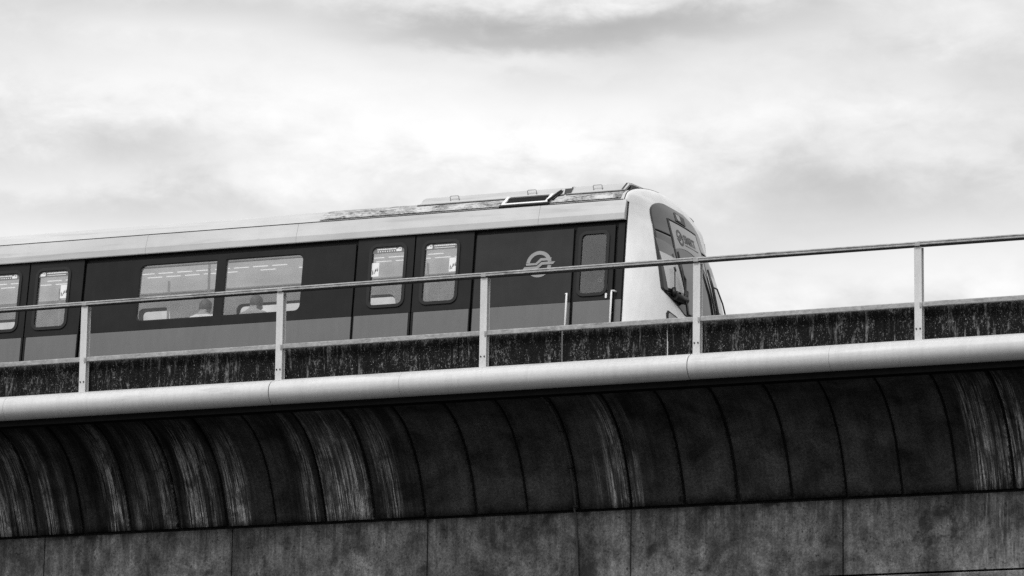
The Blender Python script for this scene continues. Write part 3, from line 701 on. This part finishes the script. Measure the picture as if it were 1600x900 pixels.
# white cab end
XCZ = [(0.7, 1.485), (1.4, 1.472), (1.83, 1.435), (2.236, 1.362), (2.56, 1.272), (2.8, 1.21), (3.0, 1.145), (3.12, 1.105), (3.22, 1.062), (3.31, 1.018), (3.37, .975), (3.40, .93), (3.41, .88)]
def Xc(z): return spline(XCZ, z)
def X0(z): return min(.955, Xc(z) - .13)
def nexp(z): return 4 - 1.9 * min(1, max(0, (z - 2.5) / .4)) - .3 * min(1, max(0, (z - 3.0) / .1)) + 1.2 * min(1, max(0, (z - 3.2) / .15))
def surf(y, z, off=0.0):
    r = min(1, abs(y) / max(hw(z), 1e-6)); x0 = X0(z); k = max(0, 1 - abs(z - 3.02) / .35)
    return x0 + (Xc(z) - x0) * math.sqrt(max(0, 1 - r ** nexp(z))) - .03 * k * r * r * (1 - r ** 6) + off
rows = []; NU = 72
zl = [.95 + (2.9 - .95) * i / 40 for i in range(41)] + [3.05 + .36 * math.sin(math.radians(a)) for a in [-18, -10, -3] + [90 * i / 30 for i in range(31)]]
zl[-1] = 3.4099
for z in zl:
    h = hw(z); xs0 = 1.003 if z < 3.06 else .962; row = []
    f = max(0.0, min(1.0, (xs0 - X0(z)) / (Xc(z) - X0(z)))); r0 = (1 - f * f) ** (1 / nexp(z)); ymax = h * r0
    for u in range(NU + 1):
        tt = -1 + 2 * u / NU; y = ymax * math.sin(tt * math.pi / 2); row.append((surf(y, z) + TX, y, z))
    rows.append(row)
b = MB(); b.grid(rows); shell = b.build('cab_shell', 'white_paint', train)
b = MB(); ed = [r for r in rows if r[-1][1] > .05]; b.tube([(r[0][0] - .006, r[0][1] * .999, r[0][2]) for r in ed], .007, 6); b.tube([(r[-1][0] - .012, r[-1][1] * .985, r[-1][2] - .006) for r in ed], .006, 6); b.build('seam_seal', 'trim_black', train)
sm = shell.modifiers.new('thickness', 'SOLIDIFY'); sm.thickness = .02; sm.offset = -1
# dark joint behind the shell's rear edge
b = MB(); b.grid([[(x + TX, 1.235 * math.sin(a), 3.02 + .335 * math.cos(a)) for a in [math.radians(-88 + 176 * i / 40) for i in range(41)]] for x in (.90, .975)]); b.build('seam_backing', 'trim_black', train, fix=False)

def patch(name, mat, zs, yl, yr, off, parent, thick=0.0, nu=24):
    b = MB(); rows = []
    for z in zs:
        a, c = yl(z), yr(z); rows.append([(surf(a + (c - a) * i / nu, z, off) + TX, a + (c - a) * i / nu, z) for i in range(nu + 1)])
    b.grid(rows)
    bk = [[(p[0] - max(thick, .004), p[1], p[2]) for p in r] for r in rows]
    for A, B in ((rows[0], bk[0]), (rows[-1], bk[-1]), ([r[0] for r in rows], [r[0] for r in bk]), ([r[-1] for r in rows], [r[-1] for r in bk])): b.grid([A, B], smooth=False)
    return b.build(name, mat, parent)
def lin(a, b_, n): return [a + (b_ - a) * i / n for i in range(n + 1)]
def mask_half(z):
    e = spline([(1.80, 1.06), (2.08, 1.05), (2.46, 1.0), (2.69, .935), (2.89, .857), (3.06, .82), (3.3, .74)], z)
    if z > 3.0: e -= .55 * (1 - math.sqrt(max(0, 1 - ((z - 3.0) / .222) ** 2)))          # rounded top corners
    if z < 2.06: e -= max(0, (2.06 - z) / .24) ** 1.15 * .52                              # the lower edge rises to the corners
    return e
zs = [1.825 + .235 * (i / 12) for i in range(12)] + lin(2.06, 3.0, 26) + [3.0 + .219 * math.sin(math.radians(a)) for a in (12, 24, 36, 48, 58, 67, 75, 82, 87, 90)]
mask = patch('front_mask', 'front_mask', zs, lambda z: -mask_half(z), mask_half, .007, train, .012, 40)
# below the mask the black apron carries on down the middle
# left and right windscreens
wl_ = lambda z: -(mask_half(z) - .030); wr_ = lambda z: spline([(1.8, -.505), (2.57, -.485), (3.1, -.385)], z)
zsw = lin(2.035, 2.800, 22)
for s in (-1, 1):
    f0, f1 = (wl_, wr_) if s < 0 else ((lambda z: -wr_(z) + .06), (lambda z: -wl_(z)))
    pane = patch('windscreen', 'front_glass', zsw, f0, f1, .011, train)
    for z0, z1 in ((2.800, 2.816), (2.020, 2.035)): patch('frame_bar', 'trim_black', [z0, z1], f0, f1, .015, pane, .006)
    # reflections and light through the windscreen painted flat: mid-grey arc, pale area below
    g0 = (lambda z, f0=f0, f1=f1: max(f0(z), f0(z))); 
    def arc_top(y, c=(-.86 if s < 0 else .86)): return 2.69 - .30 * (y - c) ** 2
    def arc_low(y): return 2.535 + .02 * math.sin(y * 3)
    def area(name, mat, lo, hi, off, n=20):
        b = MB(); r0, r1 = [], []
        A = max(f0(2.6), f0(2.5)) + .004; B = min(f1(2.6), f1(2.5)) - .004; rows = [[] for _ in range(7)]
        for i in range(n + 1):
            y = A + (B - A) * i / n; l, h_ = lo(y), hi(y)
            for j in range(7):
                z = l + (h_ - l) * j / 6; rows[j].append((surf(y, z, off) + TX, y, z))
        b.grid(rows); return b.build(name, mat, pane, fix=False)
    area('reflection_arc', 'reflection_mid', arc_low, arc_top, .0130)
    area('reflection_area', 'reflection_pale', lambda y: 2.09, arc_low, .0130)
# centre door panel
pl_ = lambda z: spline([(1.8, -.475), (2.2, -.455), (2.57, -.455), (2.8, -.41), (3.03, -.365)], z); pr_ = lambda z: spline([(1.8, .50), (2.2, .50), (2.6, .535), (2.8, .545), (3.03, .565)], z)
zc = lin(1.84, 3.02, 30)
door = patch('front_door', 'front_glass', zc, pl_, pr_, .013, train)
for nm, f0, f1, zz in (('frame_bar', lambda z: pl_(z) - .018, pl_, lin(1.84, 3.035, 24)), ('frame_bar', pr_, lambda z: pr_(z) + .018, lin(1.84, 3.035, 24)), ('frame_bar', pl_, pr_, [3.02, 3.036])):
    patch(nm, 'trim_black', zz, f0, f1, .017, door, .008, 6 if len(zz) > 2 else 24)
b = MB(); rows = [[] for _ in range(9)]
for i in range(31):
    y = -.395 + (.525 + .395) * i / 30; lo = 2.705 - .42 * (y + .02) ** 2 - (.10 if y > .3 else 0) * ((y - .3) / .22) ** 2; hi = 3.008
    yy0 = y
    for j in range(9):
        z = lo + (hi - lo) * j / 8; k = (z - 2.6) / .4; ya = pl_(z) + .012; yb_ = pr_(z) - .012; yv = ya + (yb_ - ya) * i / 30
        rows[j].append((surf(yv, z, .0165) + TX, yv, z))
b.grid(rows); b.build('pale_area', 'pale_grey', door, fix=False)  # pale grey area behind emblem and name, curved lower edge
# emblem and name on the front door
def fmap(off): return lambda a, c, d: (surf(a, c, off + d) + TX, a, c)
fb = MB(); ec, ez, er = -.165, 2.835, .098
def ring2(a0, a1, r0, r1, n=16):
    return [(ec + r1 * math.cos(math.radians(a0 + (a1 - a0) * i / n)), ez + r1 * math.sin(math.radians(a0 + (a1 - a0) * i / n))) for i in range(n + 1)] + \
           [(ec + r0 * math.cos(math.radians(a1 + (a0 - a1) * i / n)), ez + r0 * math.sin(math.radians(a1 + (a0 - a1) * i / n))) for i in range(n + 1)]
fb.plate(ring2(12, 176, er * .72, er), [], .003, .0, fmap(.0175)); fb.plate(ring2(208, 352, er * .72, er), [], .003, 0, fmap(.0175))
for P in ([(-1.0, .12), (-.25, .12), (.12, .42), (1.0, .42), (.9, .24), (.2, .24), (-.16, -.04), (-.98, -.04)], [(-1.15, -.38), (-.1, -.38), (.28, -.06), (1.0, -.06), (1.15, .12), (.2, .12), (-.18, -.16), (-1.0, -.16)]):
    fb.plate([(ec + x * er, ez + z * er) for x, z in P], [], .0035, .0005, fmap(.0175))
fb.build('front_emblem', 'dark_print', door)
tc = bpy.data.curves.new('name_text', 'FONT'); tc.body = 'SMRT'; tc.size = 1.0; tc.extrude = 0.0; tc.offset = .02; tc.resolution_u = 3
to = bpy.data.objects.new('name_text', tc); COL.objects.link(to); bpy.context.view_layer.update()
tm = to.to_mesh(); vs = [v.co.copy() for v in tm.vertices]; fs = [tuple(p.vertices) for p in tm.polygons]; to.to_mesh_clear()
bpy.data.objects.remove(to); bpy.data.curves.remove(tc)
wd = max(v.x for v in vs); hg = max(v.y for v in vs)
nb = MB(); nb.add([(surf(-.035 + v.x / wd * .40, 2.80 + v.y / hg * .105, .021) + TX, -.035 + v.x / wd * .40, 2.80 + v.y / hg * .105) for v in vs], fs)
nb.plate([(-.035, 2.765), (.40, 2.765), (.40, 2.773), (-.035, 2.773)], [], .003, 0, fmap(.0175))
nb.build('front_name', 'dark_print', door, fix=False)
# destination box over the door
b = MB(); b.plate([(-.09, 3.062), (.215, 3.052), (.245, 3.155), (-.06, 3.17)], [], .010, -.002, fmap(.008)); o = b.build('destination_sign', 'trim_black', mask)
b = MB(); b.plate(rr(-.05, .06, 3.075, 3.15, .02), [], .003, 0, fmap(.017)); o2 = b.build('sign_lamp', 'grey_metal', mask)
# wipers, mirror bracket
def on(y, z, off): return (surf(y, z, off) + TX, y, z)
for nm, blade, arm in (('wiper', [(-.475, 2.60), (-.515, 2.35), (-.54, 2.12), (-.55, 2.03)], [(-.53, 2.25), (-.62, 2.06), (-.66, 1.96)]), ('wiper', [(.505, 2.58), (.51, 2.37), (.50, 2.03), (.49, 1.85)], [(.60, 2.36), (.70, 2.2), (.80, 1.9)])):
    b = MB(); b.tube([on(y, z, .050) for y, z in blade], [.012, .017, .017, .012], 6); b.tube([on(y, z, .075) for y, z in arm], .010, 6)
    b.tube([on(*blade[1], .05), on(*arm[0], .075)], .009, 6); b.tube([on(*arm[-1], .01), on(*arm[-1], .09)], .022, 8); b.build(nm, 'trim_black', train)
b = MB(); b.tube([on(-.86, 2.0, .045), on(-.62, 1.985, .06)], [.045, .05], 8); b.tube([on(-.62, 1.985, .06), on(-.55, 2.10, .06)], .03, 8); b.tube([on(-.86, 2.0, .04), on(-.84, 2.10, .04)], .026, 8); o = b.build('wiper_motor_cover', 'trim_black', train)
b = MB(); b.tube([on(-.852, 2.03, .045), on(-.72, 2.34, .045)], .007, 6); b.tube([on(-.715, 2.32, .045), on(-.715, 2.37, .045)], .013, 6); b.build('wiper_rod', 'trim_black', o)
# head lamps in the white cheeks
for s in (-1, 1):
    f = (lambda P: [(s * y, z) for y, z in P])
    b = MB(); b.plate(f([(1.03, 1.45), (1.02, 1.77), (.985, 1.812), (.94, 1.80), (.62, 1.735), (.60, 1.45)]), [], .006, -.004, fmap(.004)); o = b.build('headlight', 'trim_black', train)
    b = MB(); b.plate(f([(1.0, 1.47), (.99, 1.76), (.965, 1.785), (.65, 1.72), (.63, 1.47)]), [], .004, 0, fmap(.011)); b.build('lens', 'grey_metal', o)

# inside of the car
b = MB(); b.box(XEND + TX, .95 + TX, -1.42, 1.42, 1.0, 1.1); b.build('floor', 'interior_floor', train)
for y0, y1 in ((-1.27, -.75), (-.749, .749), (.75, 1.27)):
    z0, z1 = (2.90 if y0 < -1.2 else 2.99), (2.90 if y1 > 1.2 else 2.99)
    b = MB(); b.sweep([(y0, z0), (y1, z1), (y1, z1 + .05), (y0, z0 + .05)], XEND + TX, .2 + TX); b.build('glowing_ceiling', 'ceiling_glow', train)  # whole ceiling made to glow, added to brighten the view through the windows
b = MB(); b.box(.20 + TX, .24 + TX, -1.20, 1.20, 1.1, 3.02); b.build('cab_bulkhead', 'interior_grey', train)
b = MB(); b.box(XEND + TX, XEND + .04 + TX, -1.30, 1.30, 1.0, 3.2); b.build('end_wall', 'grey_paint', train)
src = None
x = -20.6
while x < -.3:
    for y in (-.64, -.43, .43, .64):
        if rnd.random() < .12: continue
        if src is None:
            q = MB(); q.box(0, .20, -.006, .006, -.007, 0); src = q.build('ceiling_light', 'tube_light', train, loc=(x + TX, y, 2.9895))
        else: share(src, 'ceiling_light', train, (x + TX, y, 2.9895))
    x += .262
for s in (-1, 1):
    for c in (-4.19, -9.30, -14.42):
        b = MB(); b.sweep([(s * 1.38, 1.42), (s * .93, 1.50), (s * .92, 1.54), (s * 1.30, 1.52), (s * 1.345, 1.86), (s * 1.38, 1.86)], c - 1.72 + TX, c + 1.72 + TX); b.build('bench', 'seat_plastic', train, bevel=.01)
for x in (-.9, -2.45, -3.35, -5.0, -6.0, -7.55):
    for y in ((0,) if x in (-3.35, -5.0) else (-.85, .85)):
        b = MB(); b.tube([(x + TX, y, 1.1), (x + TX, y, 2.99)], .017, 8); b.build('grab_pole', 'white_metal', train)
for y in (-.75, .75):
    b = MB(); b.tube([(-7.4 + TX, y, 2.80), (-.9 + TX, y, 2.80)], .016, 8); b.build('overhead_rail', 'white_metal', train)
b = MB(); b.box(XEND + TX, .9 + TX, -1.3, 1.3, .62, 1.0); b.build('underframe', 'trim_black', train)
for x in (-3.0, -18.0):
    b = MB(); b.box(x - 1.5 + TX, x + 1.5 + TX, -1.05, 1.05, .38, .62)
    for wx in (-1.05, 1.05):
        for s in (-1, 1): b.tube([(x + wx + TX, s * .68, .43), (x + wx + TX, s * .80, .43)], .43, 20)
    b.build('bogie', 'trim_black', train)
for s in (-1, 1):
    b = MB(); b.sweep([(TY + s * .74 - .07, TZ - .16), (TY + s * .74 - .07, TZ - .145), (TY + s * .74 - .035, TZ - .12), (TY + s * .74 - .035, TZ - .01), (TY + s * .74 + .035, TZ - .01), (TY + s * .74 + .035, TZ - .12), (TY + s * .74 + .07, TZ - .145), (TY + s * .74 + .07, TZ - .18)], -40, 40)
    tag(b.build('rail', 'rail_steel'), ['steel rail under the train side that faces the railing', 'steel rail under the train side away from the railing'][s > 0], 'rail')

# ------------------------------------------------------------------ passengers
def person(label, x, shirt, lean, turn):
    """seated on the near bench with the back to the window; local frame: +Y forward, seat at z = 0"""
    J = {}; E = []; R = {}
    def j(n, p, r, par=None):
        J[n] = Vector(p); R[n] = r
        if par: E.append((par, n))
    j('pelvis', (0, .02, .09), (.16, .12)); j('belly', (0, .03, .25), (.145, .115), 'pelvis'); j('chest', (0, .04, .42), (.165, .12), 'belly')
    j('upper', (0, .03, .53), (.12, .09), 'chest'); j('neck', (0, .05, .60), (.056, .056), 'upper'); j('skull', (.0 + turn * .01, .09, .67), (.074, .085), 'neck'); j('crown', (turn * .01, .095, .75), (.066, .078), 'skull')
    j('nose', (turn * .05, .19, .655), (.014, .016), 'skull')
    for s, t in ((-1, 'l'), (1, 'r')):
        j('ear' + t, (s * .082, .085, .675), (.012, .02), 'skull')
        j('sho' + t, (s * .185, .03, .53), (.062, .06), 'upper'); j('elb' + t, (s * .235, .08, .27), (.047, .047), 'sho' + t); j('wri' + t, (s * .13, .31, .16), (.030, .03), 'elb' + t)
        j('hand' + t, (s * .08, .38, .14), (.036, .020), 'wri' + t)
        j('hip' + t, (s * .10, .06, .07), (.09, .085), 'pelvis'); j('knee' + t, (s * .12, .47, .06), (.062, .062), 'hip' + t); j('ank' + t, (s * .12, .46, -.34), (.043, .043), 'knee' + t); j('toe' + t, (s * .12, .62, -.40), (.04, .028), 'ank' + t)
    names = list(J); idx = {n: i for i, n in enumerate(names)}
    me = bpy.data.meshes.new('person_body'); me.from_pydata([J[n] for n in names], [(idx[a], idx[b]) for a, b in E], []); me.update()
    tmp = bpy.data.objects.new('person_tmp', me); COL.objects.link(tmp)
    tmp.modifiers.new('skin', 'SKIN')
    for n in names:
        sv = me.skin_vertices[0].data[idx[n]]; sv.radius = R[n]; sv.use_root = (n == 'pelvis')
    sd = tmp.modifiers.new('sub', 'SUBSURF'); sd.levels = 2; sd.render_levels = 2
    bpy.context.view_layer.update()
    ev = tmp.evaluated_get(bpy.context.evaluated_depsgraph_get()); body = bpy.data.meshes.new_from_object(ev)
    bpy.data.objects.remove(tmp)
    # fingers, five to a hand, unequal and bent over the lap
    fb = MB(); fb.v = [tuple(v.co) for v in body.vertices]; fb.f = [list(p.vertices) for p in body.polygons]; fb.mi = [0] * len(fb.f); fb.sm = [True] * len(fb.f)
    for s in (-1, 1):
        for q in range(4):
            bx = s * (.08 + .022 * (q - 1.5)); L = (.055, .068, .063, .048)[q]
            fb.tube([(bx, .395, .142), (bx, .395 + L * .55, .140), (bx, .395 + L * .95, .120), (bx, .395 + L, .100)], [.0095, .009, .008, .006], 6)
        fb.tube([(s * .05, .365, .145), (s * .03, .40, .140), (s * .025, .43, .125)], [.011, .010, .007], 6)
    for i, f in enumerate(fb.f):
        c = sum((Vector(fb.v[k]) for k in f), Vector()) / len(f)
        if i < len(body.polygons):
            if c.z > .575: fb.mi[i] = 0
            elif c.y > .27 and c.z > .12: fb.mi[i] = 0
            elif c.z > .13 and c.y < .25: fb.mi[i] = 1
            elif c.z > .20: fb.mi[i] = 0
            else: fb.mi[i] = 2
    o = fb.build('person', ['skin', shirt, 'trousers'])
    hb = MB(); rows = []
    for i in range(13):
        th = math.radians(8 + 104 * i / 12); row = []
        for k in range(25):
            ph = 2 * math.pi * k / 24; lim = 1.0 if math.sin(ph) < .25 else .62
            t_ = th * lim; w_ = 1 + .03 * noise.noise(Vector((k * .9, i * .7, x)))
            row.append((turn * .01 + .087 * w_ * math.sin(t_) * math.cos(ph), .092 + .100 * w_ * math.sin(t_) * math.sin(ph), .70 + .108 * w_ * math.cos(t_)))
        rows.append(row)
    hb.grid(rows); hb.build('hair', 'hair', o)
    o.location = (x, TY - 1.185, TZ + 1.535); o.scale = (.90, .95, .95); o.rotation_euler = (-lean, 0, 0)
    o['label'] = label; o['category'] = 'person'; return o
person('seated person in a white shirt, back to the window, at the window pillar', -4.47, 'shirt_white', .03, 0)
person('seated person in a grey top, head in front of the bright far window', -3.80, 'shirt_grey', .02, 1)
